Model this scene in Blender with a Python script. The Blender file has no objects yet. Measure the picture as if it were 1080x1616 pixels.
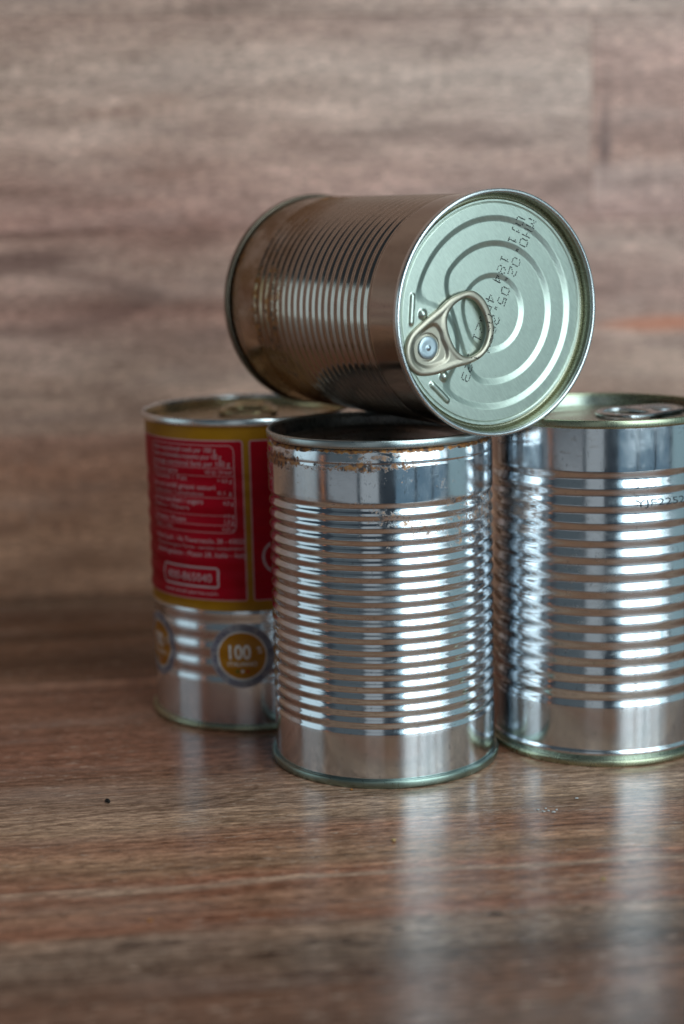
import bpy, bmesh, math, random
import numpy as np
from mathutils import Matrix, Vector

random.seed(7)
rng = np.random.default_rng(11)
S = bpy.context.scene
COL = S.collection
MM = 0.001

# ------------------------------------------------------------------ camera
PITCH, ROLL, CAM_H, FPX = 0.1861, -0.023, 183.24, 2631.4
cam = bpy.data.cameras.new('camera')
cam_o = bpy.data.objects.new('camera', cam)
COL.objects.link(cam_o)
c_, s_ = math.cos(PITCH), math.sin(PITCH)
fw = Vector((0, c_, -s_)); up0 = Vector((0, s_, c_)); rt0 = Vector((1, 0, 0))
cr, sr = math.cos(ROLL), math.sin(ROLL)
R_ = rt0 * cr + up0 * sr
U_ = rt0 * -sr + up0 * cr
m = Matrix.Identity(4)
for i in range(3):
    m[i][0], m[i][1], m[i][2] = R_[i], U_[i], -fw[i]
m[2][3] = CAM_H * MM
cam_o.matrix_world = m
cam.sensor_fit = 'VERTICAL'
cam.sensor_height = 36.0
cam.sensor_width = 24.0
cam.lens = FPX / 1616 * 36.0
cam.clip_start, cam.clip_end = 0.01, 100
cam.dof.use_dof = True
cam.dof.focus_distance = 0.512
cam.dof.aperture_fstop = 5.6
S.camera = cam_o

# ------------------------------------------------------------------ view, world, lamps
S.view_settings.view_transform = 'Standard'
S.view_settings.look = 'None'
S.view_settings.exposure = 0.0
S.view_settings.gamma = 1.0
S.cycles.max_bounces = 12
S.cycles.glossy_bounces = 8
S.cycles.sample_clamp_indirect = 6.0
w = bpy.data.worlds.new('World'); S.world = w; w.use_nodes = True
bg = w.node_tree.nodes['Background']
bg.inputs['Color'].default_value = (0.62, 0.80, 1.0, 1)
bg.inputs['Strength'].default_value = 0.05

CEN = Vector((0.02, 0.55, 0.0))
def panel_lamp(name, az0, az1, el0, el1, dist, L, color):
    """A lamp panel, for window panes and added fill alike: a rectangle standing dist metres from the cans between two bearings (0 = towards the camera, + = right)."""
    am = math.radians((az0 + az1) / 2); half = math.radians((az1 - az0) / 2)
    d = Vector((math.sin(am), -math.cos(am), 0))
    z0, z1 = dist * math.tan(math.radians(el0)), dist * math.tan(math.radians(el1))
    wd, ht = 2 * dist * math.tan(half), z1 - z0
    l = bpy.data.lights.new(name, 'AREA'); l.shape = 'RECTANGLE'
    l.size, l.size_y = wd, ht
    l.energy = L * wd * ht * math.pi
    l.color = color
    o = bpy.data.objects.new(name, l); COL.objects.link(o)
    o.location = CEN + d * dist + Vector((0, 0, 0.06 + (z0 + z1) / 2))
    x = Vector((0, 0, 1)).cross(d)
    mm = Matrix.Identity(3)
    zz = d; yy = Vector((0, 0, 1)); xx = yy.cross(zz)
    for i in range(3):
        mm[i][0], mm[i][1], mm[i][2] = xx[i], yy[i], zz[i]
    o.rotation_euler = mm.to_euler()
    return o
COOL = (0.80, 0.95, 1.0)
for (a0_, a1_, hi_) in ((13, 31, 3.4), (33, 49, 3.6), (51, 66, 2.8)):
    panel_lamp('window_and_fill_light', a0_, a1_, -22, -4, 0.9, 0.20, (0.42, 0.74, 1.0))  # added dim blue panel below the window, tints the collar reflections
    panel_lamp('window_and_fill_light', a0_, a1_, 38, 70, 0.9, hi_, COOL)                 # added upper panel, brightens wall and table from above the can reflections
# middle panes of the window, split into uneven strips to vary the can reflections
for (a0_, a1_, L_, c_) in ((13, 18, 0.8, (0.55, 0.85, 1.0)), (18, 24, 3.6, COOL), (24, 31, 4.6, COOL), (33, 40, 4.8, COOL), (40, 44, 2.2, (0.62, 0.90, 1.0)), (44, 49, 4.8, COOL), (51, 57, 3.8, COOL), (57, 61, 1.0, (0.55, 0.88, 1.0)), (61, 66, 1.4, COOL)):
    panel_lamp('window_and_fill_light', a0_, a1_, -2, 36, 0.9, L_, c_)
panel_lamp('window_and_fill_light', 69, 92, -20, 40, 1.0, 0.34, (0.62, 0.93, 1.0))  # dim teal fill panel for the teal band on the cans
panel_lamp('window_and_fill_light', -95, -67, -8, 22, 1.0, 0.80, (0.72, 0.92, 1.0))
panel_lamp('window_and_fill_light', -21, -3, -16, 30, 1.4, 0.30, (0.9, 0.97, 1.0))  # added dim panel, stands in for a grey room surface in the reflections
panel_lamp('window_and_fill_light', -55, -24, -26, -5, 1.2, 0.22, (0.92, 0.97, 1.0))  # added low grey panel, fills the collar reflection left of the camera
panel_lamp('window_and_fill_light', -54, -24, -3, 32, 1.2, 0.06, (0.80, 0.97, 1.0))  # added faint fill panel, lifts the dark stretch mirrored in the ribs
panel_lamp('lamp_light', -61, -59.4, -14, 10, 1.1, 0.9, (1.0, 0.33, 0.08))

# ------------------------------------------------------------------ node helper
class NT:
    def __init__(s, name):
        s.m = bpy.data.materials.new(name); s.m.use_nodes = True
        s.t = s.m.node_tree; s.b = s.t.nodes['Principled BSDF']
        s.co = s.t.nodes.new('ShaderNodeTexCoord').outputs['Object']
    def n(s, typ, ins=None, out=0, **props):
        nd = s.t.nodes.new(typ)
        for k, v in props.items(): setattr(nd, k, v)
        for k, v in (ins or {}).items(): s.set(nd.inputs[k], v)
        return nd.outputs[out]
    def set(s, sock, v):
        if isinstance(v, bpy.types.NodeSocket): s.t.links.new(v, sock)
        else:
            if sock.type == 'RGBA' and len(v) == 3: v = (*v, 1)
            sock.default_value = v
    def math(s, op, a, b=0.0, c=0.0, clamp=False):
        return s.n('ShaderNodeMath', {0: a, 1: b, 2: c}, operation=op, use_clamp=clamp)
    def mapping(s, scale, loc=(0, 0, 0), vec=None):
        return s.n('ShaderNodeMapping', {'Vector': vec or s.co, 'Scale': scale, 'Location': loc})
    def noise(s, scale, loc=(0, 0, 0), detail=4, rough=0.55, dist=0.0, vec=None):
        return s.n('ShaderNodeTexNoise', {'Vector': s.mapping(scale, loc, vec), 'Scale': 1.0, 'Detail': detail, 'Roughness': rough, 'Distortion': dist})
    def ss(s, v, lo, hi, a=0.0, b=1.0):
        return s.n('ShaderNodeMapRange', {'Value': v, 'From Min': lo, 'From Max': hi, 'To Min': a, 'To Max': b}, interpolation_type='SMOOTHSTEP')
    def lin(s, v, lo, hi, a=0.0, b=1.0):
        return s.n('ShaderNodeMapRange', {'Value': v, 'From Min': lo, 'From Max': hi, 'To Min': a, 'To Max': b})
    def mix(s, f, a, b, blend='MIX'):
        nd = s.t.nodes.new('ShaderNodeMix'); nd.data_type = 'RGBA'; nd.blend_type = blend
        s.set(nd.inputs[0], f); s.set(nd.inputs[6], a); s.set(nd.inputs[7], b)
        return nd.outputs[2]
    def ramp(s, v, stops):
        nd = s.t.nodes.new('ShaderNodeValToRGB'); cr = nd.color_ramp
        cr.elements[0].position, cr.elements[0].color = stops[0][0], (*stops[0][1], 1)
        cr.elements[1].position, cr.elements[1].color = stops[-1][0], (*stops[-1][1], 1)
        for p, c in stops[1:-1]:
            e = cr.elements.new(p); e.color = (*c, 1)
        s.t.links.new(v, nd.inputs[0])
        return nd.outputs[0]
    def xyz(s):
        nd = s.t.nodes.new('ShaderNodeSeparateXYZ'); s.t.links.new(s.co, nd.inputs[0]); return nd.outputs
    def bump(s, h, strength, dist):
        return s.n('ShaderNodeBump', {'Height': h, 'Strength': strength, 'Distance': dist})
    def out(s, **kw):
        names = {'color': 'Base Color', 'rough': 'Roughness', 'metal': 'Metallic', 'normal': 'Normal', 'ior': 'IOR', 'spec': 'Specular IOR Level', 'coat': 'Coat Weight', 'coat_rough': 'Coat Roughness'}
        for k, v in kw.items(): s.set(s.b.inputs[names[k]], v)
        return s.m

def srgb(r, g, b):
    f = lambda c: (c / 255 / 12.92) if c <= 10 else ((c / 255 + 0.055) / 1.055) ** 2.4
    return (f(r), f(g), f(b))

# ------------------------------------------------------------------ materials
def wood(name, stops, seed, span, rings=None, blotch=0.0, eye=None, rough=0.27, tone=(1.60, 1.25, 1.06), soft=False):
    """Printed laminate. Object space: x along the grain, y across it, in metres; stops run over y in 0..span (mm)."""
    N = NT(name)
    X = N.xyz(); u, v = N.math('SUBTRACT', X[0], 0.6), X[1]
    sd = seed * 3.71
    wv = N.noise((7, 22, 1), (sd, sd, 0), 3)
    wv2 = N.noise((26, 160, 1), (sd + 4, 2, 0), 3)
    vm = N.math('MULTIPLY', v, 1000.0)
    vw = N.math('ADD', vm, N.lin(wv, 0.25, 0.75, -9, 9))
    vw = N.math('ADD', vw, N.lin(wv2, 0.25, 0.75, -2.0, 2.0))
    col = N.ramp(N.math('DIVIDE', vw, float(span)), [(p / span, srgb(*c)) for p, c in stops])
    # broad bands, medium streaks and fine fibres of the print
    a = N.noise((13, 88, 1) if soft else (5, 75, 1), (sd + 9, 1, 0), 5, 0.62)
    col = N.mix(1.0, col, N.ramp(a, [(0.25, (0.56, 0.53, 0.52)), (0.5, (1, 1, 1)), (0.75, (1.42, 1.42, 1.42))]), 'MULTIPLY')
    b = N.noise((70, 330, 1) if soft else (22, 420, 1), (sd + 2, 5, 0), 5, 0.65)
    col = N.mix(1.0, col, N.ramp(b, [(0.3, (0.78, 0.76, 0.75) if soft else (0.62, 0.57, 0.54)), (0.5, (1, 1, 1)), (0.72, (1.22, 1.22, 1.21) if soft else (1.42, 1.41, 1.38))]), 'MULTIPLY')
    f = N.noise((210, 1000, 1) if soft else (150, 560, 1), (sd, 7, 0), 4, 0.8)
    col = N.mix(1.0, col, N.ramp(f, [(0.36, (0.48, 0.46, 0.45)), (0.5, (1, 1, 1)), (0.64, (1.62, 1.62, 1.62))]), 'MULTIPLY')
    if soft:
        a2 = N.noise((11, 36, 1), (sd + 17, 6, 0), 4, 0.6)
        col = N.mix(1.0, col, N.ramp(a2, [(0.3, (0.74, 0.70, 0.69)), (0.5, (1, 1, 1)), (0.7, (1.22, 1.25, 1.27))]), 'MULTIPLY')
    # hue drift: rusty and grey areas
    h = N.noise((10, 60, 1), (sd + 20, 8, 0), 4)
    col = N.mix(N.ss(h, 0.55, 0.75, 0, 0.22), col, srgb(120, 82, 62))
    h2 = N.noise((10, 50, 1), (sd + 31, 3, 0), 4)
    col = N.mix(N.ss(h2, 0.53, 0.75, 0, 0.42), col, srgb(128, 122, 120))
    # dark pores and pale short flecks
    p = N.noise((200, 1000, 1) if soft else (110, 520, 1), (sd + 3, 9, 0), 3, 0.75)
    pm = N.noise((14, 90, 1), (sd + 5, 1, 0), 3)
    pd = N.math('MULTIPLY', N.ss(p, 0.62, 0.72), N.ss(pm, 0.45, 0.62))
    col = N.mix(N.math('MULTIPLY', pd, 0.7), col, srgb(52, 38, 32))
    q = N.noise((200, 1000, 1) if soft else (140, 520, 1), (sd + 13, 2, 0), 3, 0.75)
    qm = N.noise((16, 110, 1), (sd + 15, 4, 0), 3)
    qd = N.math('MULTIPLY', N.ss(q, 0.56, 0.66), N.ss(qm, 0.40, 0.58))
    col = N.mix(N.math('MULTIPLY', qd, 0.6), col, srgb(176, 168, 160))
    if not soft:                                  # long thin dark growth lines
        for sc_, sdd, wd_ in ((210, 40, 0.010), (330, 55, 0.014)):
            l1 = N.noise((5.5, sc_, 1), (sd + sdd, 3, 0), 2, 0.45)
            lm = N.noise((22, 120, 1), (sd + sdd, 13, 0), 3)
            ll = N.math('MULTIPLY', N.ss(N.math('ABSOLUTE', N.math('SUBTRACT', l1, 0.5)), 0.0, wd_, 1, 0), N.ss(lm, 0.40, 0.62))
            col = N.mix(N.math('MULTIPLY', ll, 0.55), col, srgb(58, 40, 32))
    if blotch:                                    # dark weathered speckles
        k = N.noise((50, 170, 1), (sd + 1, 6, 0), 5, 0.7, 0.6)
        km = N.noise((12, 40, 1), (sd + 7, 3, 0), 2)
        km = N.math('ADD', km, N.ss(vm, 84, 98, -0.10, 0.12))
        kd = N.math('MULTIPLY', N.ss(k, 0.52, 0.68), N.ss(km, 0.40, 0.62))
        col = N.mix(N.math('MULTIPLY', kd, blotch), col, srgb(34, 30, 31))
    if rings:                                     # cathedral grain lines: nested parabolas
        for (u0, v0, open_, dv, n_, amt) in rings:
            du = N.math('SUBTRACT', N.math('MULTIPLY', u, 1000.0), float(u0))
            dvv = N.math('SUBTRACT', N.math('ADD', vm, N.lin(wv2, 0.25, 0.75, -2.0, 2.0)), float(v0))
            t = N.math('ADD', du, N.math('MULTIPLY', N.math('MULTIPLY', dvv, dvv), 1.0 / open_))
            gr = N.math('SQRT', N.math('ADD', 1.0, N.math('POWER', N.math('MULTIPLY', dvv, 2.0 / open_), 2.0)))
            ds = N.math('DIVIDE', N.math('ABSOLUTE', t), gr)
            msk = N.math('MULTIPLY', N.ss(dvv, -1.0, 2.0, 1, 0), N.ss(du, -n_, -n_ * 0.7))
            ln = N.math('MULTIPLY', N.ss(ds, 0.15, dv, 1, 0), msk)
            col = N.mix(N.math('MULTIPLY', ln, amt), col, srgb(52, 36, 30))
    if eye:                                       # lens-shaped figure with a dark outline
        for (u0, v0, ru, rv, wdt, amt, c) in eye:
            du = N.math('DIVIDE', N.math('SUBTRACT', N.math('MULTIPLY', u, 1000.0), float(u0)), float(ru))
            dv_ = N.math('DIVIDE', N.math('SUBTRACT', N.math('ADD', vm, N.lin(wv2, 0.25, 0.75, -2, 2)), float(v0)), float(rv))
            e = N.math('ADD', N.math('ABSOLUTE', dv_), N.math('MULTIPLY', du, du))
            if wdt: g = N.ss(N.math('ABSOLUTE', N.math('SUBTRACT', e, 1.0)), 0.0, wdt, 1, 0)
            else: g = N.ss(e, 0.1, 1.1, 1, 0)
            g = N.math('MULTIPLY', g, N.ss(a, 0.3, 0.6, 0.5, 1.0))
            col = N.mix(N.math('MULTIPLY', g, amt), col, srgb(*c))
    col = N.mix(1.0, col, tone, 'MULTIPLY')
    col = N.n('ShaderNodeHueSaturation', {'Saturation': 1.0 if soft else 0.98, 'Color': col})
    col = N.n('ShaderNodeBrightContrast', {'Color': col, 'Bright': 0.03, 'Contrast': 0.10})
    hgt = N.math('ADD', N.math('MULTIPLY', f, 0.5), N.math('ADD', N.math('MULTIPLY', p, 0.6), N.math('MULTIPLY', b, 0.8)))
    r = N.math('ADD', N.lin(b, 0.3, 0.7, rough + 0.07, rough - 0.05), N.lin(f, 0.35, 0.65, 0.05, -0.03))
    return N.out(color=col, rough=r, normal=N.bump(hgt, 0.28, 0.00014), spec=0.5)

def tin(name, base=(0.71, 0.75, 0.785), rough=0.11, rust=None, gold=None, brush=0.05, smudge=0.14):
    N = NT(name); X = N.xyz(); z = N.math('MULTIPLY', X[2], 1000.0)
    n1 = N.noise((70, 70, 45), (1, 2, 3), 4)
    n2 = N.noise((400, 400, 260), (4, 2, 3), 3)
    col = N.mix(N.ss(n1, 0.45, 0.75, 0, 0.35), base, tuple(c * 0.74 for c in base))
    n3 = N.noise((900, 900, 500), (8, 2, 3), 3)
    col = N.mix(N.ss(n3, 0.62, 0.72, 0, 0.5), col, tuple(c * 0.45 for c in base))
    n4 = N.noise((160, 160, 700), (6, 1, 2), 5, 0.7)
    n5 = N.noise((40, 40, 30), (9, 4, 2), 3)
    haze_ = N.math('MULTIPLY', N.ss(n4, 0.50, 0.66), N.ss(n5, 0.45, 0.62))
    col = N.mix(N.math('MULTIPLY', haze_, 0.30), col, (0.55, 0.50, 0.43))
    r = N.math('ADD', N.lin(n1, 0.3, 0.75, rough - 0.03, rough + smudge), N.lin(n2, 0.4, 0.8, 0.0, 0.06))
    r = N.math('ADD', r, N.math('MULTIPLY', haze_, 0.09))
    met = 1.0
    if gold:                                       # worn golden lacquer, stronger towards one end
        for (z0, z1, amt, c) in gold:
            g = N.noise((38, 38, 30), (3, 9, 1), 5, 0.65)
            gm = N.math('MULTIPLY', N.ss(z, z0, z1), N.ss(g, 0.32, 0.58))
            col = N.mix(N.math('MULTIPLY', gm, amt), col, c)
            r = N.math('ADD', r, N.math('MULTIPLY', gm, 0.09))
    if rust:
        tot = None
        for (zc, hw, thr, amt, sc, *side) in rust:
            g = N.noise((sc * 2.2, sc * 2.2, sc * 2.6), (zc, 4, 7), 8, 0.75)
            cg = N.noise((45, 45, 70), (zc, 14, 7), 3, 0.5)
            band = N.ss(N.math('ABSOLUTE', N.math('SUBTRACT', z, float(zc))), 0.0, float(hw), 1, 0)
            q = N.math('ADD', g, N.math('MULTIPLY', band, 0.22))
            q = N.math('ADD', q, N.math('MULTIPLY', N.math('SUBTRACT', cg, 0.5), 0.9))
            if side: q = N.math('ADD', q, N.lin(X[0], side[0], side[1], -0.14, 0.10))
            mk = N.math('MULTIPLY', N.ss(q, thr, thr + 0.10), N.ss(band, 0.0, 0.25))
            mk = N.math('MULTIPLY', mk, amt)
            tot = mk if tot is None else N.math('MAXIMUM', tot, mk)
        rc = N.ramp(N.noise((600, 600, 600), (0, 0, 0), 4), [(0.38, srgb(36, 22, 10)), (0.48, srgb(134, 78, 18)), (0.62, srgb(176, 116, 36))])
        col = N.mix(tot, col, rc)
        r = N.math('ADD', r, N.math('MULTIPLY', tot, 0.4))
        met = N.lin(tot, 0.0, 1.0, 1.0, 0.45)
    hb = N.noise((90, 90, 4200), (0, 0, 0), 2, 0.6)
    hd = N.noise((60, 60, 50), (5, 5, 5), 2, 0.5)
    hh = N.math('ADD', N.math('MULTIPLY', hb, brush), N.math('MULTIPLY', hd, 1.0))
    return N.out(color=col, rough=r, metal=met, normal=N.bump(hh, 0.35, 0.00022))

def lacquer(name, base, rough, brush=0.4, rot=0.7, grain=True):
    """Satin lacquered metal with rolled grain running obliquely over the panel."""
    N = NT(name)
    rv = N.n('ShaderNodeVectorRotate', {'Vector': N.co, 'Axis': (0, 0, 1), 'Angle': rot}, rotation_type='AXIS_ANGLE')
    g = N.noise((420, 2600, 400), (0, 0, 0), 3, 0.6, vec=rv)
    s = N.noise((60, 60, 60), (3, 1, 0), 4)
    sp = N.noise((1500, 1500, 1500), (3, 1, 9), 2)
    col = N.mix(N.ss(s, 0.4, 0.7, 0, 0.28), base, tuple(c * 0.82 for c in base))
    if grain: col = N.mix(N.ss(g, 0.35, 0.7, 0, 0.38), col, tuple(min(1, c * 1.3) for c in base))
    if grain: col = N.mix(N.ss(sp, 0.70, 0.76, 0, 0.5), col, tuple(c * 0.4 for c in base))
    return N.out(color=col, rough=N.lin(g, 0.3, 0.7, rough - 0.04, rough + 0.05), metal=1.0, normal=N.bump(g, brush, 0.00006))

def paint(name, color, rough=0.35, metal=0.0, var=0.12, spec=0.35):
    N = NT(name); s = N.noise((120, 120, 120), (2, 2, 2), 3)
    col = N.mix(N.ss(s, 0.4, 0.7, 0, 1), color, tuple(c * (1 - var) for c in color))
    return N.out(color=col, rough=rough, metal=metal, spec=spec)

M = {}
M['tin_rust'] = tin('tin_with_rust', rough=0.085, brush=0.10, smudge=0.13, rust=[(107.2, 1.1, 0.53, 0.95, 150), (102.4, 3.6, 0.685, 0.9, 200, 0.022, -0.006), (105.5, 2.0, 0.76, 0.8, 200), (90.5, 2.5, 0.80, 0.85, 200), (82, 12, 0.80, 0.75, 240, -0.03, 0.03), (97, 5, 0.82, 0.75, 260)])
M['tin'] = tin('tinplate', rough=0.10)
M['tin_lying'] = tin('tin_stained', base=(0.48, 0.43, 0.375), rough=0.09, gold=[(58, 90, 0.85, (0.24, 0.13, 0.04)), (82, 104, 0.6, (0.17, 0.095, 0.03))], rust=[(90, 6, 0.70, 0.8, 120), (107, 4, 0.64, 0.8, 120), (80, 14, 0.80, 0.7, 160)])
M['rim_steel'] = tin('rim_steel', base=(0.50, 0.56, 0.55), rough=0.24)
M['rim_green'] = lacquer('rim_green_lacquer', (0.30, 0.38, 0.33), 0.30, 0.03, grain=False)
M['rim_olive'] = lacquer('rim_olive_lacquer', (0.43, 0.46, 0.32), 0.28, 0.03, grain=False)
M['rim_dark'] = lacquer('rim_dark_bronze', (0.17, 0.14, 0.105), 0.30, 0.03, grain=False)
M['rim_silver'] = tin('rim_silver', base=(0.72, 0.76, 0.76), rough=0.17)
M['lid_green'] = lacquer('lid_pale_green', (0.54, 0.61, 0.53), 0.33, 0.55, 0.9)
M['chuck'] = lacquer('lid_wall_olive', (0.38, 0.38, 0.285), 0.26, 0.03, grain=False)
M['lid_olive'] = lacquer('lid_olive', (0.40, 0.44, 0.37), 0.25, 0.08, grain=False)
M['lid_gold'] = lacquer('lid_gold', (0.42, 0.34, 0.19), 0.27)
M['tab'] = lacquer('tab_champagne', (0.49, 0.45, 0.36), 0.40, 0.03, grain=False)
M['tab_steel'] = tin('tab_steel', base=(0.60, 0.64, 0.66), rough=0.18)
M['tab_gold'] = lacquer('tab_gold', (0.42, 0.36, 0.20), 0.26)
M['rivet'] = lacquer('rivet_silver', (0.44, 0.52, 0.56), 0.40, 0.05)
M['end'] = lacquer('end_grey', (0.34, 0.33, 0.32), 0.28)
M['ink'] = paint('ink_black', (0.012, 0.014, 0.014), 0.6)
M['stamp'] = paint('ink_blue_grey', (0.035, 0.045, 0.055), 0.5)
M['red'] = paint('label_red', (0.37, 0.0010, 0.011), 0.45, 0.0, spec=0.12)
M['yellow'] = paint('label_ochre', (0.37, 0.165, 0.004), 0.42, 0.0, spec=0.2)
M['white'] = paint('print_white', (0.50, 0.36, 0.37), 0.4)
M['white_bright'] = paint('badge_white', (0.85, 0.82, 0.78), 0.4)
M['pink'] = paint('print_pink', (0.55, 0.26, 0.27), 0.4)
M['grey_violet'] = paint('print_grey_violet', (0.30, 0.28, 0.30), 0.4)
M['violet'] = paint('print_violet', (0.07, 0.06, 0.14), 0.4)
M['flag_green'] = paint('print_green', (0.03, 0.16, 0.04), 0.4)
M['flag_red'] = paint('print_red', (0.5, 0.03, 0.03), 0.4)
M['badge'] = paint('badge_gold', (0.42, 0.165, 0.006), 0.4, 0.0)
M['crumb_dark'] = paint('crumb_dark', (0.010, 0.009, 0.008), 0.4, 0, 0.4)
M['crumb_orange'] = paint('crumb_orange', (0.50, 0.18, 0.03), 0.6, 0, 0.4)
M['crumb_tan'] = paint('crumb_tan', (0.55, 0.36, 0.16), 0.6, 0, 0.4)
M['crumb_pale'] = paint('crumb_pale', (0.66, 0.64, 0.62), 0.5, 0, 0.3)
M['core'] = paint('board_core', (0.10, 0.075, 0.06), 0.7)

# ------------------------------------------------------------------ mesh helpers (millimetres in, metres out)
def link(name, me, mat, parent=None, smooth=True):
    me.materials.append(M[mat] if isinstance(mat, str) else mat)
    o = bpy.data.objects.new(name, me); COL.objects.link(o)
    if parent is not None: o.parent = parent
    if smooth: me.polygons.foreach_set('use_smooth', [True] * len(me.polygons)); me.update()
    return o
def mesh(name, V, F, mat, parent=None, smooth=True):
    me = bpy.data.meshes.new(name)
    me.from_pydata((np.asarray(V, float) * MM).tolist(), [], F)
    me.validate()
    bm = bmesh.new(); bm.from_mesh(me); bmesh.ops.recalc_face_normals(bm, faces=bm.faces[:]); bm.to_mesh(me); bm.free()
    return link(name, me, mat, parent, smooth)
def root(name, label, cat, loc=(0, 0, 0), group=None):
    o = bpy.data.objects.new(name, None); COL.objects.link(o)
    o.empty_display_size = 0.02
    o.location = [q * MM for q in loc]
    o['label'] = label; o['category'] = cat
    if group: o['group'] = group
    return o
def revolve(name, prof, mat, parent, seg=180, wob=None, closed=False):
    """Turn (r, z) points round the z axis."""
    P = np.array(prof, float); n = len(P); a = np.linspace(0, 2 * np.pi, seg, endpoint=False)
    r = P[:, 0][:, None]; z = P[:, 1][:, None]
    rr = r + (wob(a[None, :], z) if wob else 0)
    V = np.stack([rr * np.cos(a), rr * np.sin(a), z + 0 * a[None, :]], -1).reshape(-1, 3)
    F = []
    for i in range(n if closed else n - 1):
        j = (i + 1) % n
        for k in range(seg):
            l = (k + 1) % seg
            F.append((i * seg + k, i * seg + l, j * seg + l, j * seg + k))
    return mesh(name, V, F, mat, parent)
def round_section(cx, cz, rx, rz, n=18):
    return [(cx + rx * math.copysign(abs(math.cos(t)) ** 0.7, math.cos(t)), cz + rz * math.copysign(abs(math.sin(t)) ** 0.7, math.sin(t))) for t in np.linspace(0, 2 * math.pi, n, endpoint=False)]
def groove(t):
    """0..1 over one rib: rounded bead, rather straight flanks."""
    c = 0.5 - 0.5 * math.cos(2 * math.pi * t)
    return c
def body_profile(zs, fn): return [(fn(z), z) for z in zs]
def wobble(amp, seed, dents=14):
    g = np.random.default_rng(seed); ph = g.uniform(0, 6.28, 6)
    D = [(g.uniform(-3.1, 0.0), g.uniform(8, 104), g.uniform(2.2, 6.0), g.uniform(-0.02, 0.075)) for _ in range(dents)]
    def f(a, z):
        w_ = amp * (np.sin(2 * a + ph[0] + z * .02) + .6 * np.sin(3 * a + ph[1] - z * .035) + .45 * np.sin(5 * a + ph[2] + z * .06) + .3 * np.sin(9 * a + ph[3] - z * .11))
        for (a0, z0, r0, dp) in D:
            da = (a - a0 + np.pi) % (2 * np.pi) - np.pi
            w_ = w_ - dp * np.exp(-((da * 36.6) ** 2 + (z - z0) ** 2) / r0 ** 2)
        return w_
    return f

RB = 36.6
def make_rfun(top, bottom, pitch, depth, neck_top=None):
    def f(z):
        r = RB
        if bottom < z < top:
            r -= depth * groove((top - z) / pitch)
        if neck_top:
            z0, z1, dr = neck_top          # shoulder rolls in between z0 and z1 by dr
            if z > z0:
                t = min(1, (z - z0) / (z1 - z0)); r -= dr * (1 - math.sqrt(max(0, 1 - t * t)))
            crease = abs(z - z0)
            if crease < 0.7: r -= 0.14 * (1 - crease / 0.7)
        return r
    return f

# ------------------------------------------------------------------ lid relief
def smax(a, b, k):
    h = np.clip(0.5 + 0.5 * (a - b) / k, 0, 1)
    return b * (1 - h) + a * h + k * h * (1 - h)
def step(d, w_):
    """0 outside .. 1 inside over a slope w_ wide centred on d = 0, straight flank with soft ends"""
    t = np.clip(0.5 - d / w_, 0, 1)
    return t * t * (3 - 2 * t) * 0.15 + t * 0.85
def seg_d(x, y, a, b):
    ax, ay = a; bx, by = b
    t = np.clip(((x - ax) * (bx - ax) + (y - ay) * (by - ay)) / ((bx - ax) ** 2 + (by - ay) ** 2), 0, 1)
    return np.hypot(x - ax - t * (bx - ax), y - ay - t * (by - ay))
RIV = (-24.87, -9.04)
def lid_height(x, y):
    r = np.hypot(x, y)
    d1 = smax(np.hypot(x - 0.3, y) - 28.9, 14.0 - np.hypot(x + 27.2, y + 9.3), 5.0)
    nx, ny = -0.945, -0.326
    d2 = smax(np.hypot(x - 0.9, y) - 21.3, (x + 12.6) * nx + (y + 4.8) * ny, 4.0)
    d3 = smax(np.hypot(x - 0.5, y) - 11.5, (x + 9.4) * nx + (y + 3.9) * ny, 3.0)
    h = -0.56 * step(d1, 1.85) - 0.56 * step(d2, 1.85) - 0.48 * step(d3, 1.7)
    for a, b in (((-29.75, 6.6), (-30.4, -1.2)), ((-23.0, -20.4), (-17.7, -25.5))):
        d = seg_d(x, y, a, b)
        h += 0.75 * np.sqrt(np.clip(1 - (d / 0.95) ** 2, 0, 1)) * np.clip((0.95 - d) / 0.25, 0, 1) ** 0.5
    for c in ((-26.2, 1.1), (-18.7, -18.2)):
        d = np.hypot(x - c[0], y - c[1])
        h += 1.15 * np.clip(1 - (d / 1.65) ** 2, 0, 1)
    h -= 0.22 * np.exp(-((r - 33.7) / 0.16) ** 2)          # score line round the panel
    return h
PANEL = -3.9
def lid_disc(parent, mat, detail=True, seg=420, z=0.0, hfun=lid_height, name='lid'):
    if detail: rs = np.concatenate([np.linspace(0.05, 33.0, 190), np.linspace(33.1, 34.6, 22)])
    else: rs = np.linspace(0.05, 34.6, 90)
    a = np.linspace(0, 2 * np.pi, seg, endpoint=False)
    x = rs[:, None] * np.cos(a); y = rs[:, None] * np.sin(a)
    h = hfun(x, y) + PANEL + z
    V = np.stack([x, y, h], -1).reshape(-1, 3); n = len(rs)
    F = [(i * seg + k, i * seg + (k + 1) % seg, (i + 1) * seg + (k + 1) % seg, (i + 1) * seg + k) for i in range(n - 1) for k in range(seg)]
    F.append(tuple(range(seg)))
    return mesh(name, V, F, mat, parent)
def spline(pts, n=8):
    P = np.array(pts, float); N_ = len(P); out = []
    for i in range(N_):
        p0, p1, p2, p3 = P[i - 1], P[i], P[(i + 1) % N_], P[(i + 2) % N_]
        for t in np.linspace(0, 1, n, endpoint=False):
            out.append(0.5 * ((2 * p1) + (-p0 + p2) * t + (2 * p0 - 5 * p1 + 4 * p2 - p3) * t * t + (-p0 + 3 * p1 - 3 * p2 + p3) * t ** 3))
    return np.array(out)
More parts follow.
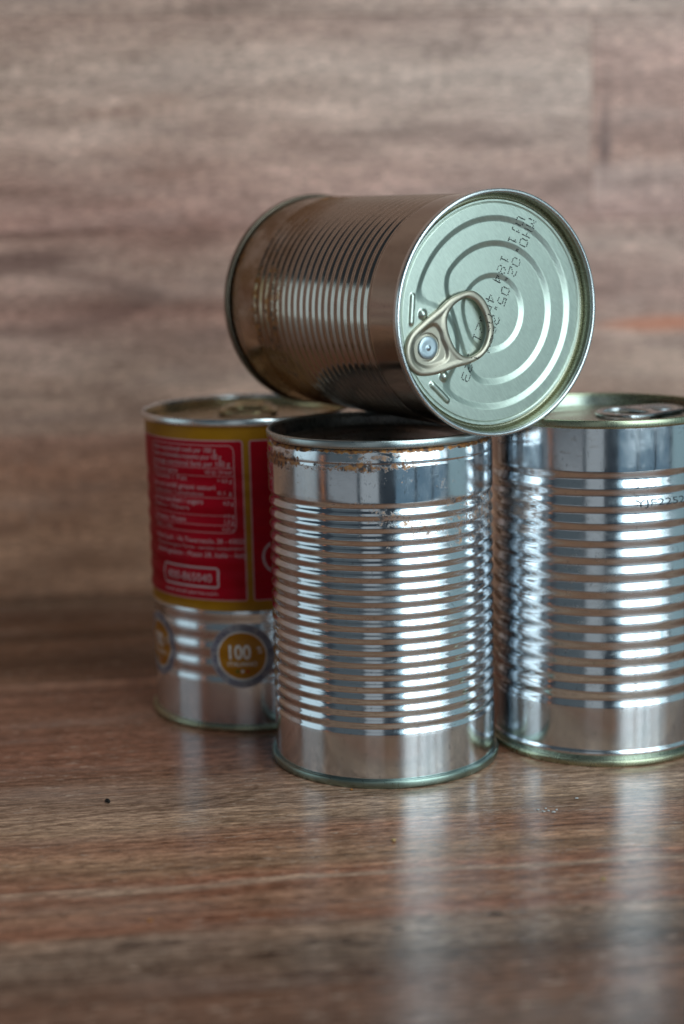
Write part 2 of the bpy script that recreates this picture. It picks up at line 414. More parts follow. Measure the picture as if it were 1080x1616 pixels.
def sdf_poly(x, y, poly):
    """signed distance, negative inside"""
    P = np.stack([x.ravel(), y.ravel()], 1); d = np.full(len(P), 1e9); ins = np.zeros(len(P), bool)
    n = len(poly)
    for i in range(n):
        a, b = poly[i], poly[(i + 1) % n]; ab = b - a
        t = np.clip(((P - a) @ ab) / (ab @ ab + 1e-12), 0, 1)
        q = P - a - t[:, None] * ab
        d = np.minimum(d, (q * q).sum(1))
        cond = (a[1] > P[:, 1]) != (b[1] > P[:, 1])
        with np.errstate(divide='ignore', invalid='ignore'):
            xi = (b[0] - a[0]) * (P[:, 1] - a[1]) / (b[1] - a[1]) + a[0]
        ins ^= cond & (P[:, 0] < xi)
    d = np.sqrt(d); d[ins] *= -1
    return d.reshape(x.shape)
TAB_OUT = spline([(-9.6, 7.3), (-16.0, 5.6), (-21.0, 2.3), (-26.7, -1.2), (-31.4, -4.9), (-33.1, -9.2), (-32.1, -13.9), (-29.0, -16.8), (-26.0, -17.5), (-21.1, -17.2), (-14.8, -15.8), (-9.3, -14.9), (-4.5, -12.9), (-1.3, -9.3), (-0.15, -4.8), (-1.3, 0.2), (-3.7, 4.3), (-6.6, 6.7)], 9)
TAB_HOLE = spline([(-11.4, 5.1), (-15.2, 3.2), (-17.4, 0.4), (-17.7, -2.8), (-16.7, -6.4), (-14.7, -10.0), (-11.6, -12.4), (-8.4, -12.6), (-5.2, -11.0), (-3.2, -7.9), (-2.7, -4.3), (-4.2, 0.3), (-6.6, 3.6), (-9.0, 4.9)], 9)
TAB_IN = spline([(-22.8, -2.3), (-20.6, -3.9), (-19.6, -6.9), (-18.0, -10.4), (-18.4, -12.9), (-21.8, -14.3), (-25.7, -14.6), (-29.1, -12.9), (-30.2, -9.7), (-29.7, -6.8), (-27.0, -4.2)], 9)
def tab_height(x, y, do, dh, di):
    edge = np.minimum(-do, dh)                     # distance from the nearest edge
    t = np.clip(edge / 1.05, 0, 1)
    h = 0.50 + 0.78 * np.sqrt(np.clip(1 - (1 - t) ** 2, 0, 1))       # rolled edge
    web = np.clip((edge - 1.2) / 1.2, 0, 1)
    h -= 0.25 * web * web * (3 - 2 * web)
    h -= 0.75 * step(di - 0.1, 1.1)                  # sunk inner plate
    q = np.hypot(x - RIV[0], y - RIV[1])
    ang = np.arctan2(y - RIV[1], x - RIV[0])
    h -= 0.45 * np.exp(-((q - 4.15) / 0.22) ** 2) * np.clip(1.25 - np.abs(((ang - 0.1 + np.pi) % (2 * np.pi)) - np.pi) / 1.7, 0, 1)
    return h
def make_tab(parent, mat, rivet_mat, z, rough_grid=0.17, rot=0.0):
    from mathutils.geometry import delaunay_2d_cdt
    def offset(poly, d, sign):
        t = np.roll(poly, -1, 0) - np.roll(poly, 1, 0); t /= np.linalg.norm(t, axis=1)[:, None]
        area = 0.5 * np.sum(poly[:, 0] * np.roll(poly[:, 1], -1) - np.roll(poly[:, 0], -1) * poly[:, 1])
        nrm = np.stack([t[:, 1], -t[:, 0]], 1) * (1 if area > 0 else -1)      # outward
        return poly + nrm * d * sign
    pts = []; eds = []
    for poly, sg in ((TAB_OUT, -1), (TAB_HOLE, 1)):
        for d in (0, .06, .16, .32, .54, .82, 1.12):
            q = offset(poly, d, sg); n0 = len(pts); pts += q.tolist()
            if d == 0: eds += [(n0 + i, n0 + (i + 1) % len(q)) for i in range(len(q))]
    for d in (-1.0, -.75, -.5, -.25, 0, .25, .5, .75):
        pts += offset(TAB_IN, d, 1).tolist()
    gx, gy = np.meshgrid(np.arange(-33, 0, rough_grid * 1.7), np.arange(-18, 8, rough_grid * 1.7), indexing='ij')
    do = sdf_poly(gx, gy, TAB_OUT); dh = sdf_poly(gx, gy, TAB_HOLE); di = sdf_poly(gx, gy, TAB_IN)
    ok = (do < -1.25) & (dh > 1.25) & ((di < -1.1) | (di > .9))
    pts += np.stack([gx[ok], gy[ok]], 1).tolist()
    for rr_ in (3.7, 3.9, 4.05, 4.15, 4.25, 4.4, 4.6):
        pts += [(RIV[0] + rr_ * math.cos(q), RIV[1] + rr_ * math.sin(q)) for q in np.linspace(0, 2 * math.pi, 72, endpoint=False)]
    res = delaunay_2d_cdt([Vector(q) for q in pts], eds, [], 0, 1e-4)
    P2 = np.array([v[:] for v in res[0]]); T3 = np.array([f for f in res[2] if len(f) == 3])
    c3 = P2[T3].mean(1)
    inside = (sdf_poly(c3[:, 0], c3[:, 1], TAB_OUT) < 0) & (sdf_poly(c3[:, 0], c3[:, 1], TAB_HOLE) > 0)
    T3 = T3[inside]
    do = sdf_poly(P2[:, 0], P2[:, 1], TAB_OUT); dh = sdf_poly(P2[:, 0], P2[:, 1], TAB_HOLE); di = sdf_poly(P2[:, 0], P2[:, 1], TAB_IN)
    H = tab_height(P2[:, 0], P2[:, 1], do, dh, di) + z
    used = np.unique(T3); mp = -np.ones(len(P2), int); mp[used] = np.arange(len(used))
    V = np.column_stack([P2, H])[used].tolist(); F = [tuple(int(mp[i]) for i in t_) for t_ in T3]
    cnt = set((f[k], f[(k + 1) % 3]) for f in F for k in range(3))
    low = {}
    for (a, b) in [e_ for e_ in cnt if (e_[1], e_[0]) not in cnt]:
        for q in (a, b):
            if q not in low:
                low[q] = len(V); V.append((V[q][0], V[q][1], z + 0.12))
        F.append((b, a, low[a], low[b]))
    t = mesh('tab', V, F, mat, parent)
    pr = [(0.02, 0.95), (0.25, 0.95), (0.55, 0.85), (0.8, 0.62), (1.1, 0.62), (2.2, 0.72), (3.2, 0.68), (3.48, 0.5), (3.55, -0.3)]
    rv = revolve('rivet', [(r, h + z + 0.25) for r, h in pr], rivet_mat, parent, 64)
    rv.location = (RIV[0] * MM, RIV[1] * MM, 0)
    return t, rv

def rim(parent, mat, r_out, z_top, h=2.6, up=True, name='rim'):
    return revolve(name, round_section(r_out - 0.75, z_top - h / 2, 0.75, h / 2, 22), mat, parent, closed=True)
def chuck_wall(parent, mat, r_out, z_top, rp=34.6, name='lid_wall'):
    k = r_out - 38.0
    pr = [(r_out - 1.2, z_top - 0.25), (36.75 + k, z_top - 0.5), (36.4 + k, z_top - 1.4), (36.1 + k, z_top - 2.6), (35.95 + k, z_top - 3.6), (35.8 + k, z_top - 4.3), (35.5 + k, z_top - 4.7), (35.15 + k, z_top - 4.72), (34.9 + k, z_top - 4.45), (34.78 + k, z_top - 4.05), (rp + k, z_top - 3.9)]
    return revolve(name, pr, mat, parent)

# ------------------------------------------------------------------ setting: laminate boards
YAW = math.radians(5.8)
T_ = Vector((math.cos(YAW), math.sin(YAW), 0)); B_ = Vector((-math.sin(YAW), math.cos(YAW), 0))
def plank_mesh(L, Wd, th, bev=0.28):
    x0, x1, y0, y1 = 0, L, 0, Wd
    ring = lambda i, z: [(x0 + i, y0 + i, z), (x1 - i, y0 + i, z), (x1 - i, y1 - i, z), (x0 + i, y1 - i, z)]
    V = ring(0, -th) + ring(0, -bev) + ring(bev, 0)
    F = [(3, 2, 1, 0), (8, 9, 10, 11)]
    for a in (0, 4):
        for k in range(4): F.append((a + k, a + (k + 1) % 4, a + 4 + (k + 1) % 4, a + 4 + k))
    return V, F
table = mesh('table', [*[tuple((T_ * x_ + B_ * y_)[:2]) + (z_,) for z_ in (-24, -8.2) for x_, y_ in ((-1028, 284), (428, 284), (428, 812), (-1028, 812))]],
             [(3, 2, 1, 0), (4, 5, 6, 7), (0, 1, 5, 4), (1, 2, 6, 5), (2, 3, 7, 6), (3, 0, 4, 7)], 'core', None, False)
table['kind'] = 'structure'; table['label'] = 'brown laminate wood table top under the four tin cans'
Rz = Matrix.Rotation(YAW, 4, 'Z')
# across-grain colours of each board, measured from its front edge (mm)
tb = {
 'p0': ([(0, (92, 78, 70)), (60, (96, 80, 72)), (84, (106, 86, 76)), (92, (96, 82, 74)), (102, (108, 98, 90)), (110, (112, 102, 94)), (117, (126, 110, 98))], 0.95, None, 3.1),
 'p1': ([(0, (122, 104, 94)), (6, (124, 92, 77)), (16, (136, 112, 97)), (26, (128, 97, 82)), (31, (150, 136, 124)), (35, (124, 92, 77)), (48, (138, 118, 100)), (62, (134, 106, 90)), (76, (142, 126, 110)), (92, (136, 122, 110)), (117, (118, 98, 86))], 0.0, [(452, 104, 5.5, 1.5, 150, 0.5), (452, 99, 5.5, 1.1, 200, 0.3)], 6.3),
 'p2': ([(0, (118, 96, 84)), (18, (112, 84, 72)), (42, (116, 86, 74)), (70, (124, 98, 86)), (100, (112, 88, 78)), (117, (136, 116, 104))], 0.0, None, 9.9),
 'p3': ([(0, (104, 84, 72)), (14, (88, 70, 60)), (36, (68, 54, 46)), (52, (98, 78, 66)), (66, (66, 52, 44)), (88, (90, 70, 58)), (117, (74, 60, 54))], 0.0, None, 12.7),
 'p4': ([(0, (96, 84, 76)), (40, (96, 84, 76))], 0.0, None, 15.1),
}
TABLE_L = 1460.0
edges = [(283.5, 402.7, 'p0'), (402.8, 520.4, 'p1'), (520.5, 637.9, 'p2'), (638.0, 756.0, 'p3'), (756.1, 800.0, 'p4')]
for (y0, y1, k) in edges:
    st, bl, rg, sd = tb[k]
    mt = wood('laminate_' + {'p0': 'weathered', 'p1': 'tan', 'p2': 'russet', 'p3': 'dark', 'p4': 'brown'}[k], st, sd, y1 - y0, rings=rg, blotch=bl, rough=0.21)
    V, F = plank_mesh(TABLE_L, y1 - y0 - 0.05, 8.0)
    o = mesh('plank', V, F, mt, table, False)
    # x=-430 along the grain; across so that at x=0 the front edge sits at y0
    off = T_ * -1030 + B_ * (y0 * math.cos(YAW))
    o.matrix_world = Matrix.Translation((off.x * MM, off.y * MM, 0)) @ Rz

# back wall
wall_o = B_ * (786 * math.cos(YAW)) + T_ * -1030
wall = mesh('back_wall', [(0, 8.2, -24), (1460, 8.2, -24), (1460, 24, -24), (0, 24, -24), (0, 8.2, 829), (1460, 8.2, 829), (1460, 24, 829), (0, 24, 829)],
            [(3, 2, 1, 0), (4, 5, 6, 7), (0, 1, 5, 4), (1, 2, 6, 5), (2, 3, 7, 6), (3, 0, 4, 7)], 'core', None, False)
wall.matrix_world = Matrix.Translation((wall_o.x * MM, wall_o.y * MM, 0)) @ Rz
wall['kind'] = 'structure'; wall['label'] = 'grey brown laminate wood wall behind the stacked cans'
Rx = Matrix.Rotation(math.pi / 2, 4, 'X')
wb = {
 'w0': ([(0, (136, 114, 98)), (30, (138, 116, 100)), (60, (136, 112, 98)), (77, (134, 112, 102))], None, 21.3),
 'w1': ([(0, (140, 124, 114)), (22, (144, 132, 124)), (46, (142, 128, 122)), (58, (132, 112, 106)), (80, (142, 128, 122)), (94, (138, 118, 112))],
        [(362, 63, 62, 14, 0.45, 0.5, (82, 68, 66)), (366, 82, 46, 6, 0.0, 0.7, (80, 64, 62)), (668, 44, 42, 6, 0.0, 0.8, (158, 104, 78)), (700, 34, 60, 5, 0.0, 0.4, (104, 92, 92))], 25.9),
 'w2': ([(0, (138, 118, 114)), (24, (142, 124, 118)), (44, (150, 138, 132)), (70, (148, 138, 132)), (94, (136, 122, 116))], None, 29.2),
 'w2b': ([(0, (138, 116, 112)), (24, (146, 132, 128)), (34, (134, 112, 104)), (70, (138, 118, 112)), (94, (136, 122, 116))], [(-594, 36, 4.5, 24, 0.0, 0.9, (78, 58, 54))], 33.4),
 'w3': ([(0, (140, 128, 122)), (50, (134, 120, 114)), (94, (130, 116, 110))], None, 37.7),
 'w4': ([(0, (136, 124, 118)), (94, (132, 118, 112))], None, 41.0),
}
def wall_plank(x0, x1, z0, z1, k):
    st, ey, sd = wb[k]
    mt = wood('wall_laminate_' + {'w0': 'tan', 'w1': 'figured', 'w2': 'pale', 'w2b': 'rosy', 'w3': 'grey', 'w4': 'plain'}[k], st, sd, z1 - z0, eye=ey, rough=0.36, tone=(1.90, 1.49, 1.31), soft=True)
    V, F = plank_mesh(x1 - x0 - 0.1, z1 - z0 - 0.1, 8.0, 0.2)
    o = mesh('plank', V, F, mt, wall, False)
    p = wall_o + T_ * x0
    o.matrix_world = Matrix.Translation((p.x * MM, p.y * MM, z0 * MM)) @ Rz @ Rx
wall_plank(0, 1460, 0.2, 77, 'w0')
wall_plank(0, 1460, 77, 171, 'w1')
wall_plank(0, 1231, 171, 265, 'w2'); wall_plank(1231, 1460, 171, 265, 'w2b')
for k in range(6): wall_plank(0, 1460, 265 + 94 * k, 359 + 94 * k, 'w3' if k % 2 == 0 else 'w4')

# ------------------------------------------------------------------ flat print wrapped on a can
_tc = {}
def text_mesh2d(s, size, align='LEFT'):
    key = (s, align)
    if key not in _tc:
        cu = bpy.data.curves.new('print', 'FONT'); cu.body = s; cu.size = 1.0; cu.align_x = align; cu.resolution_u = 3
        ob = bpy.data.objects.new('print', cu); COL.objects.link(ob)
        dg = bpy.context.evaluated_depsgraph_get(); dg.update()
        me = bpy.data.meshes.new_from_object(ob.evaluated_get(dg))
        V = np.array([v.co[:2] for v in me.vertices]).reshape(-1, 2); F = [tuple(p.vertices) for p in me.polygons]
        bpy.data.objects.remove(ob); bpy.data.curves.remove(cu); bpy.data.meshes.remove(me)
        _tc[key] = (V, F)
    V, F = _tc[key]
    return V * size, F
class Print:
    """Collects flat 2-D print (x = mm round the can, y = mm up) and wraps it on the can's own profile."""
    def __init__(s): s.V = []; s.F = []
    def add(s, V, F):
        b = len(s.V); s.V += [tuple(v) for v in V]; s.F += [tuple(i + b for i in f) for f in F]
    def text(s, t, x, y, size, align='LEFT', sx=1.0, rot=0.0):
        V, F = text_mesh2d(t, size, align)
        if not len(V): return
        V = V * np.array([sx, 1.0])
        c, q = math.cos(rot), math.sin(rot)
        s.add(np.stack([x + V[:, 0] * c - V[:, 1] * q, y + V[:, 0] * q + V[:, 1] * c], 1), F)
    def fit(s, t, x, y, size, width):
        V, F = text_mesh2d(t, size); k = width / max(1e-6, V[:, 0].max())
        s.add(np.stack([x + V[:, 0] * k, y + V[:, 1]], 1), F)
    def ribbon(s, pts, w_, closed=False):
        P = np.array(pts, float); n = len(P)
        if closed: t = np.roll(P, -1, 0) - np.roll(P, 1, 0)
        else: t = np.gradient(P, axis=0)
        t /= np.linalg.norm(t, axis=1)[:, None] + 1e-9
        nn = np.stack([-t[:, 1], t[:, 0]], 1) * w_ / 2
        V = np.concatenate([P + nn, P - nn]); F = []
        for i in range(n if closed else n - 1):
            j = (i + 1) % n; F.append((i, j, n + j, n + i))
        s.add(V, F)
    def line(s, a, b, w_):
        n = max(2, int(math.hypot(b[0] - a[0], b[1] - a[1]) / 0.8) + 1)
        s.ribbon(np.linspace(a, b, n), w_)
    def rrect(s, x0, y0, x1, y1, r, w_):
        pts = []
        for cx, cy, a0 in ((x1 - r, y1 - r, 0), (x0 + r, y1 - r, 90), (x0 + r, y0 + r, 180), (x1 - r, y0 + r, 270)):
            for a in np.linspace(a0, a0 + 90, 7): pts.append((cx + r * math.cos(math.radians(a)), cy + r * math.sin(math.radians(a))))
        d = []
        for i in range(len(pts)):
            a, b = np.array(pts[i]), np.array(pts[(i + 1) % len(pts)]); k = max(1, int(np.linalg.norm(b - a) / 0.9))
            for t in range(k): d.append(a + (b - a) * t / k)
        s.ribbon(d, w_, True)
    def rect(s, x0, y0, x1, y1, step_=0.7):
        nx = max(2, int((x1 - x0) / step_) + 1); ny = max(2, int((y1 - y0) / step_) + 1)
        V = [(x, y) for x in np.linspace(x0, x1, nx) for y in np.linspace(y0, y1, ny)]
        s.add(V, [(i * ny + j, (i + 1) * ny + j, (i + 1) * ny + j + 1, i * ny + j + 1) for i in range(nx - 1) for j in range(ny - 1)])
    def disc(s, cx, cy, r0, r1, n=56):
        rs = np.linspace(r0, r1, max(2, int((r1 - r0) / 0.6) + 1)); V = []; F = []
        for r in rs:
            for a in np.linspace(0, 2 * math.pi, n, endpoint=False): V.append((cx + r * math.cos(a), cy + r * math.sin(a)))
        for i in range(len(rs) - 1):
            for k in range(n): F.append((i * n + k, i * n + (k + 1) % n, (i + 1) * n + (k + 1) % n, (i + 1) * n + k))
        s.add(V, F)
    def wrap(s, name, mat, parent, rfun, off):
        bm = bmesh.new()
        vs = [bm.verts.new((x, y, 0)) for x, y in s.V]
        for f in s.F:
            try: bm.faces.new([vs[i] for i in f])
            except ValueError: pass
        bmesh.ops.triangulate(bm, faces=[f for f in bm.faces if len(f.verts) > 4])
        for _ in range(3):
            le = [e for e in bm.edges if e.calc_length() > 1.0]
            if not le: break
            bmesh.ops.subdivide_edges(bm, edges=le, cuts=1)
            bmesh.ops.triangulate(bm, faces=[f for f in bm.faces if len(f.verts) > 4])
        bm.verts.index_update()
        V = []
        for v in bm.verts:
            a = v.co.x / RB; r = rfun(v.co.y) + off
            V.append((r * math.sin(a), -r * math.cos(a), v.co.y))
        F = [[v.index for v in f.verts] for f in bm.faces]
        bm.free()
        return mesh(name, V, F, mat, parent, False)
A2X = lambda deg: math.radians(deg) * RB

# ------------------------------------------------------------------ can 1: rusty can standing in front
HF = 110.6
can = root('tin_can', 'dull silver tin can with rust under its recessed top, standing in front', 'tin can', (12.75, 537.4, 0), 'tin cans stacked on the table')
rF = make_rfun(91.3, 17.2, 3.9, 0.60, (103.1, 107.6, 0.95))
revolve('body', body_profile(np.concatenate([np.linspace(2.0, 17.2, 14), np.linspace(17.2, 91.3, 19 * 12 + 1)[1:], np.linspace(91.3, 102.2, 10)[1:], np.linspace(102.3, 107.7, 32)]), rF), 'tin_rust', can, 200, wobble(0.035, 3))
rim(can, 'rim_steel', 36.8, HF, 2.7)
rim(can, 'rim_green', 38.0, 2.75, 2.75)
revolve('end_panel', [(36.0, HF - 0.3), (35.3, HF - 0.7), (34.9, HF - 2.0), (34.6, HF - 4.2), (34.2, HF - 4.8), (33.6, HF - 4.8), (33.1, HF - 4.3), (30, HF - 4.2), (29, HF - 4.5), (27, HF - 4.6), (26, HF - 4.3), (19, HF - 4.3), (18, HF - 4.6), (16, HF - 4.6), (15, HF - 4.3), (0.05, HF - 4.3)], 'end', can)

# ------------------------------------------------------------------ can 2: ring-pull can at the right
HR = 113.2
can = root('tin_can', 'clean silver tin can with olive rims and a stamped code, at the right edge', 'tin can', (87.2, 552.95, 0), 'tin cans stacked on the table')
_r2 = make_rfun(97.0, 19.3, 5.55, 0.60)
def rR(z):
    r = _r2(z)
    if z < 5.4: r += 0.55 * math.sin(min(1, max(0, (5.4 - z) / 2.6)) * math.pi) - 0.10
    return r
revolve('body', body_profile(np.concatenate([np.linspace(1.8, 5.6, 16), np.linspace(5.7, 19.3, 10), np.linspace(19.3, 97.0, 14 * 14 + 1)[1:], np.linspace(97.0, HR - 2.4, 12)[1:]]), rR), 'tin', can, 200, wobble(0.03, 8))
rim(can, 'rim_olive', 38.0, HR, 2.7)
rim(can, 'rim_olive', 38.0, 2.3, 2.3)
chuck_wall(can, 'lid_olive', 38.0, HR)
flat_h = lambda x, y: -0.3 * step(np.hypot(x, y) - 29, 1.7) - 0.4 * np.exp(-((np.hypot(x, y) - 20) / 1.2) ** 2)
lid = lid_disc(can, 'lid_olive', False, 160, HR, flat_h)
tb_, rv_ = make_tab(lid, 'tab_steel', 'rivet', HR + PANEL + 0.1, 0.3)
ang = math.radians(-170)
for q in (tb_, rv_):
    q.matrix_parent_inverse = Matrix.Identity(4)
Rt = Matrix.Rotation(ang, 4, 'Z')
tb_.matrix_local = Rt
rv_.matrix_local = Rt @ Matrix.Translation((RIV[0] * MM, RIV[1] * MM, 0))
p = Print(); p.fit('YJF2252', A2X(8.6), 85.35, 3.1, A2X(37.6 - 8.6) * 1.0)
p.wrap('stamped_code', 'stamp', can, rR, 0.05)

# ------------------------------------------------------------------ can 3: red label can behind at the left
HL = 110.5
can = root('tin_can', 'red and ochre labelled tin can with white print, behind at the left', 'tin can', (-33.5, 597.6, 0), 'tin cans stacked on the table')
rL = make_rfun(92.3, 17.06, 6.27, 0.42)
body_z = np.concatenate([np.linspace(1.8, 17, 10), np.linspace(17.06, 92.3, 12 * 14 + 1), np.linspace(92.4, HL - 2.4, 12)])
body = revolve('body', body_profile(body_z, rL), 'tin', can, 160, wobble(0.0, 5, 0))
rim(can, 'rim_silver', 38.0, HL, 2.7)
rim(can, 'rim_olive', 38.0, 2.3, 2.3)
chuck_wall(can, 'lid_gold', 38.0, HL)
lid = lid_disc(can, 'lid_gold', False, 160, HL, flat_h)
tb_, rv_ = make_tab(lid, 'tab_gold', 'tab_gold', HL + PANEL + 0.1, 0.3)
Rt = Matrix.Rotation(math.radians(-110), 4, 'Z')
tb_.matrix_local = Rt @ Matrix.Translation((0, 0, 0.0004)); rv_.matrix_local = Rt @ Matrix.Translation((RIV[0] * MM, RIV[1] * MM, 0.0004))
zl = np.concatenate([[43.3], body_z[(body_z > 43.4) & (body_z < 107.5)], [107.8]])
label = revolve('label', [(rL(z) + 0.05, z) for z in zl], 'yellow', can, 160, wobble(0.0, 5, 0))
OFF = 0.05
def part_print(name, mat, build, layer, parent=None):
    p = Print(); build(p); return p.wrap(name, mat, parent or label, rL, OFF + 0.05 * layer)
xs0, xs1 = A2X(0.1), A2X(4.0)
def b_red(p):
    p.rect(A2X(-118), 47.2, xs0, 103.0); p.rect(xs1, 47.2, A2X(120), 103.0)
part_print('red_panel', 'red', b_red, 1)
def b_border(p):
    for x0, x1 in ((A2X(-118), xs0), (xs1, A2X(120))): p.rrect(x0, 47.2, x1, 103.0, 0.8, 0.45)
part_print('panel_border', 'pink', b_border, 2)
xl = A2X(-62.5); xr = A2X(-4.6)
def b_table(p):
    p.rrect(xl, 71.0, xr, 101.4, 2.2, 0.28)
    for z in (93.6, 90.7, 83.2, 77.0, 73.7): p.line((xl, z), (xr, z), 0.22)
part_print('table_frame', 'pink', b_table, 2)
def b_text(p):
    x = xl + 1.2; wd = xr - xl
    p.fit('Valori nutrizionali medi per 100 g', x, 98.9, 2.5, wd * 0.80)
    p.fit('Valeurs nutritionnelles moyennes pour 100 g', x, 96.6, 2.5, wd * 0.85)
    p.fit('Average nutritional facts per 100 g', x, 94.2, 2.5, wd * 0.93)
    p.fit('Energia', x, 91.5, 2.0, wd * 0.38); p.fit('103 kJ / 24 kcal', x + wd * 0.68, 91.5, 2.0, wd * 0.26)
    p.fit('Grassi / Fat', x, 88.9, 2.2, wd * 0.48); p.fit('< 0,5 g', x + wd * 0.80, 88.6, 1.9, wd * 0.14)
    p.fit('di cui acidi grassi saturi', x, 86.0, 2.4, wd * 0.78)
    p.fit('Carboidrati / Carbohydrate', x, 83.8, 2.0, wd * 0.66); p.fit('0,1 g', x + wd * 0.80, 84.3, 1.9, wd * 0.14)
    p.fit('di cui zuccheri / sugars', x, 80.9, 2.5, wd * 0.65); p.fit('4,3 g', x + wd * 0.85, 80.8, 1.9, wd * 0.10)
    p.fit('Fibre / Fibers', x, 78.6, 2.1, wd * 0.50)
    p.fit('Proteine / Protein', x, 74.4, 2.1, wd * 0.45); p.fit('1,3 g', x + wd * 0.85, 76.3, 1.9, wd * 0.10); p.fit('1,4 g', x + wd * 0.85, 74.3, 1.9, wd * 0.10)
    p.fit('Sale / Salt', x, 71.7, 1.6, wd * 0.28); p.fit('0,02 g', x + wd * 0.84, 71.8, 1.6, wd * 0.11)
    p.fit('Mutti S.p.A. - Via Traversetolo, 28 - 43022', x, 67.3, 2.3, wd * 1.04)
    p.fit('Montechiarugolo, Parma - servizio consumatori', x, 65.0, 1.9, wd * 1.04)
    p.fit('Basilicagoiano - Piazza 28, Italia - Italy', x, 62.4, 2.3, wd * 1.06)
part_print('printed_text', 'white', b_text, 2)
def b_phone(p):
    x0, x1 = A2X(-54), A2X(-15.5)
    p.rrect(x0, 51.6, x1, 58.4, 1.2, 0.75)
    p.fit('800-865040', x0 + 2.4, 53.4, 4.2, x1 - x0 - 4.8)
    p.fit('www.mutti-parma.com', x0 + 0.4, 48.9, 1.8, x1 - x0 - 0.8)
    p.rrect(A2X(9.6), 56.5, A2X(70), 68, 5.7, 0.9)
part_print('printed_phone_number', 'white', b_phone, 2)
for k, az in enumerate((-3.8, -65.0, 57.4)):
    cx, cz = A2X(az), 27.4
    pb = Print(); pb.disc(cx, cz, 8.5, 11.5); bd = pb.wrap('badge', 'grey_violet', can, rL, 0.06)
    pb = Print(); pb.disc(cx, cz, 0.02, 8.55); pb.wrap('badge_centre', 'badge', bd, rL, 0.10)
    pb = Print(); t = '100% POMODORO ITALIANO * 100% ITALIAN TOMATOES * '
    for i, ch in enumerate(t):
        a = math.pi / 2 - i * 2 * math.pi / len(t)
        pb.text(ch, cx + 9.2 * math.cos(a), cz + 9.1 * math.sin(a), 2.5, 'CENTER', 0.95, a - math.pi / 2)
    pb.wrap('badge_lettering', 'violet', bd, rL, 0.12)
    pb = Print(); pb.text('100', cx - 1.4, cz - 1.2, 7.4, 'CENTER', 0.80); pb.text('100', cx - 1.15, cz - 1.2, 7.4, 'CENTER', 0.80); pb.text('%', cx + 6.2, cz + 0.8, 3.6, 'CENTER', 0.8)
    pb.text('ITALIANO', cx, cz - 3.6, 2.0, 'CENTER', 1.15); pb.disc(cx, cz - 5.6, 0.02, 0.55, 16)
    pb.disc(cx, cz, 8.4, 8.8)
    pb.wrap('badge_number', 'white_bright', bd, rL, 0.15)
    pb = Print(); pb.disc(cx - 1.8, cz - 5.6, 0.02, 0.55, 16); pb.wrap('badge_dot', 'flag_green', bd, rL, 0.15)
    pb = Print(); pb.disc(cx + 1.8, cz - 5.6, 0.02, 0.55, 16); pb.wrap('badge_dot', 'flag_red', bd, rL, 0.15)

# ------------------------------------------------------------------ can 4: lying can with the pale green lid
AZ = 0.546; HT = 111.4
axis = Vector((math.sin(AZ), -math.cos(AZ), 0)); e1 = Vector((0, 0, 1)).cross(axis)
ctr = Vector((21.04, 561.29, 110.6 + RB + 0.06))
can = root('tin_can', 'tin can lying on top of the others, pale green ring-pull lid facing out', 'tin can', (0, 0, 0), 'tin cans stacked on the table')
# local frame: x = e1, y = up, z = along the axis; z = 0 at the lid's rim, the body runs to -HT
mw = Matrix.Identity(4)
org = ctr + axis * (HT / 2)
for i in range(3):
    mw[i][0], mw[i][1], mw[i][2], mw[i][3] = e1[i], (0, 0, 1)[i], axis[i], org[i] * MM
can.matrix_world = mw
bframe = bpy.data.objects.new  # (body is modelled with z up from the lid, then turned)
rT = make_rfun(91.3, 17.2, 3.9, 0.46, (103.4, 108.2, 0.95))
bz = np.concatenate([np.linspace(2.0, 17.2, 14), np.linspace(17.2, 91.3, 19 * 12 + 1)[1:], np.linspace(91.3, 102.4, 10)[1:], np.linspace(102.5, HT - 2.4, 32)])
b = revolve('body', body_profile(bz, rT), 'tin_lying', can, 220, wobble(0.02, 13))
b.matrix_local = Matrix.Rotation(math.pi, 4, 'X')        # its z=0 end at the lid
rim(can, 'rim_silver', 38.0, 0.0, 2.7)
bk = rim(can, 'rim_dark', 37.6, -HT + 2.7, 2.7)
revolve('end_panel', [(37.0, -HT + 0.3), (35.6, -HT + 0.8), (35.2, -HT + 4), (34.5, -HT + 4.6), (33.5, -HT + 4.2), (0.05, -HT + 4.2)], 'end', can)
chuck_wall(can, 'chuck', 38.0, 0.0)
lid = lid_disc(can, 'lid_green', True, 480, 0.0)
tab, rivet = make_tab(lid, 'tab', 'rivet', PANEL + 0.1, 0.16)
# dot-matrix print across lid and tab
FONT = {'D': '11110 10001 10001 10001 10001 10001 11110', 'M': '10001 11011 10101 10101 10001 10001 10001', 'H': '10001 10001 10001 11111 10001 10001 10001',
 'O': '01110 10001 10001 10001 10001 10001 01110', '0': '01110 10001 10001 10001 10001 10001 01110', '1': '00100 01100 00100 00100 00100 00100 01110',
 '2': '01110 10001 00001 00110 01000 10000 11111', '3': '11110 00001 00001 01110 00001 00001 11110', '4': '00010 00110 01010 10010 11111 00010 00010',
 '5': '11111 10000 11110 00001 00001 10001 01110', '8': '01110 10001 10001 01110 10001 10001 01110', 'P': '11110 10001 10001 11110 10000 10000 10000',
 '.': '00000 00000 00000 00000 00000 01100 01100', ' ': '00000 00000 00000 00000 00000 00000 00000'}
V = []; F = []
dv = np.array([-0.404, -0.915]); uv = np.array([0.915, -0.404])
dots = []
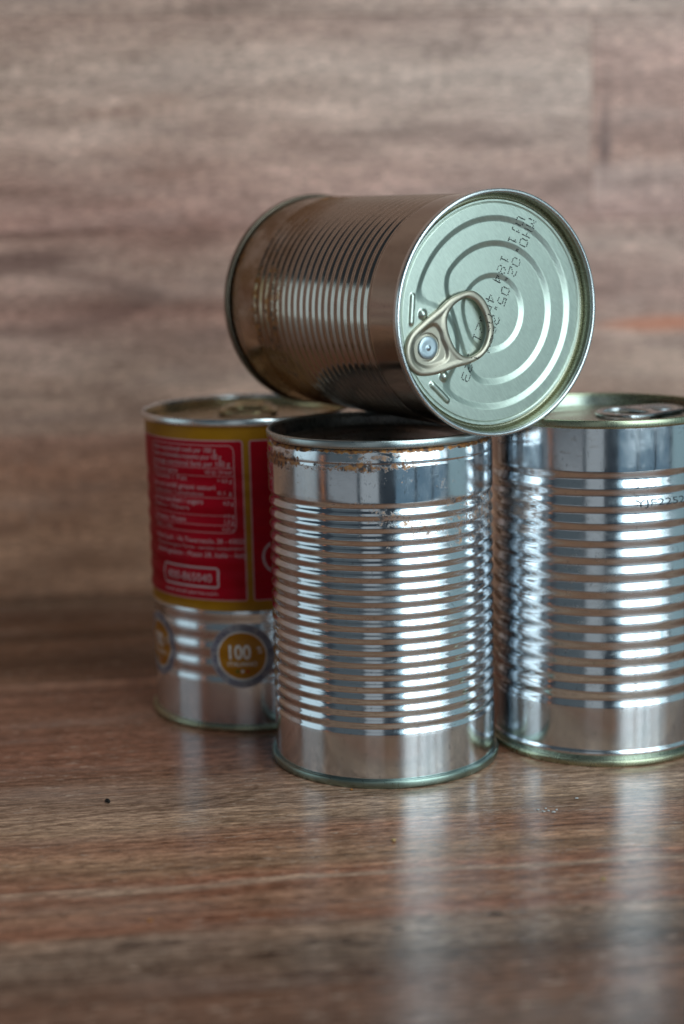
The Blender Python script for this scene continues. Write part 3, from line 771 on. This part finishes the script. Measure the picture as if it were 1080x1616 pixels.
for s_txt, start in (('D11 184 4P021 123', (10.7, 27.7)), ('MHO.02.05.2024', (15.1, 26.9))):
    base = np.array(start, float) - uv * 1.5
    for i, ch in enumerate(s_txt):
        rows = FONT[ch].split()
        for ri, row in enumerate(rows):
            for ci, bit in enumerate(row):
                if bit == '1' and rng.random() > 0.07:
                    dots.append(base + dv * (i * 3.2 + (ci - 2) * 0.52) + uv * ((6 - ri) * 0.48) + rng.normal(0, 0.035, 2))
P = np.array(dots)
do = sdf_poly(P[:, 0], P[:, 1], TAB_OUT); dh = sdf_poly(P[:, 0], P[:, 1], TAB_HOLE); di = sdf_poly(P[:, 0], P[:, 1], TAB_IN)
on = np.maximum(do, -dh) < -0.1
Hd = np.where(on, tab_height(P[:, 0], P[:, 1], do, dh, di) + PANEL + 0.1, lid_height(P[:, 0], P[:, 1]) + PANEL)
for (x, y), h in zip(P, Hd):
    r = rng.uniform(0.19, 0.26); b0 = len(V)
    for zz in (0.06, -0.05):
        for a in np.linspace(0, 2 * math.pi, 6, endpoint=False): V.append((x + r * math.cos(a), y + r * math.sin(a), h + zz))
    F.append(tuple(b0 + k for k in range(6)))
    for k in range(6): F.append((b0 + k, b0 + 6 + k, b0 + 6 + (k + 1) % 6, b0 + (k + 1) % 6))
dp = mesh('printed_date_code', V, F, 'ink', lid, False)

# ------------------------------------------------------------------ crumbs on the table
def crumb(x, y, size, mat, label, flat=0.6, seed=0):
    r = np.random.default_rng(seed); bm = bmesh.new()
    bmesh.ops.create_icosphere(bm, subdivisions=2, radius=size / 2 * MM)
    for v in bm.verts:
        k = 1 + r.normal(0, 0.16); v.co = Vector((v.co.x * k * r.uniform(0.95, 1.05) * 1.25, v.co.y * k, v.co.z * k * flat))
    zmin = min(v.co.z for v in bm.verts)
    for v in bm.verts: v.co.z -= zmin
    me = bpy.data.meshes.new('crumb'); bm.to_mesh(me); bm.free()
    o = link('crumb', me, mat, None, False); o.location = (x * MM, y * MM, 0.00001)
    o.rotation_euler.z = r.uniform(0, 3)
    o['label'] = label; o['category'] = 'crumb'; o['group'] = 'white crumbs before the olive-rimmed can' if 'white' in label else 'crumbs on the table'
    return o
crumb(-75.0, 493.4, 1.7, 'crumb_dark', 'black crumb on the table, lower left of the red can', 0.7, 1)
crumb(12.8, 456.3, 1.2, 'crumb_tan', 'tan crumb on the table in front of the rusty can', 0.7, 2)
crumb(1.0, 499.6, 0.8, 'crumb_orange', 'orange crumb lying right at the foot of the rusty can', 0.5, 3)
crumb(68.5, 425.7, 1.5, 'crumb_tan', 'flat tan crumb on the table, nearest the right front corner', 0.35, 4)
crumb(-52.3, 406.0, 1.1, 'crumb_orange', 'orange crumb on the table, farthest from the cans at the left', 0.4, 5)
for i, (x, y, s) in enumerate([(57.2, 478.5, .8), (58.6, 476.9, .9), (60.2, 477.6, .7), (61.6, 476.2, 1.0), (59.6, 479.4, .7), (70.2, 487.5, .8), (62.8, 478.4, .6)]):
    crumb(x, y, s, 'crumb_pale', 'tiny white crumb among a scatter of them before the olive-rimmed can', 0.5, 20 + i)
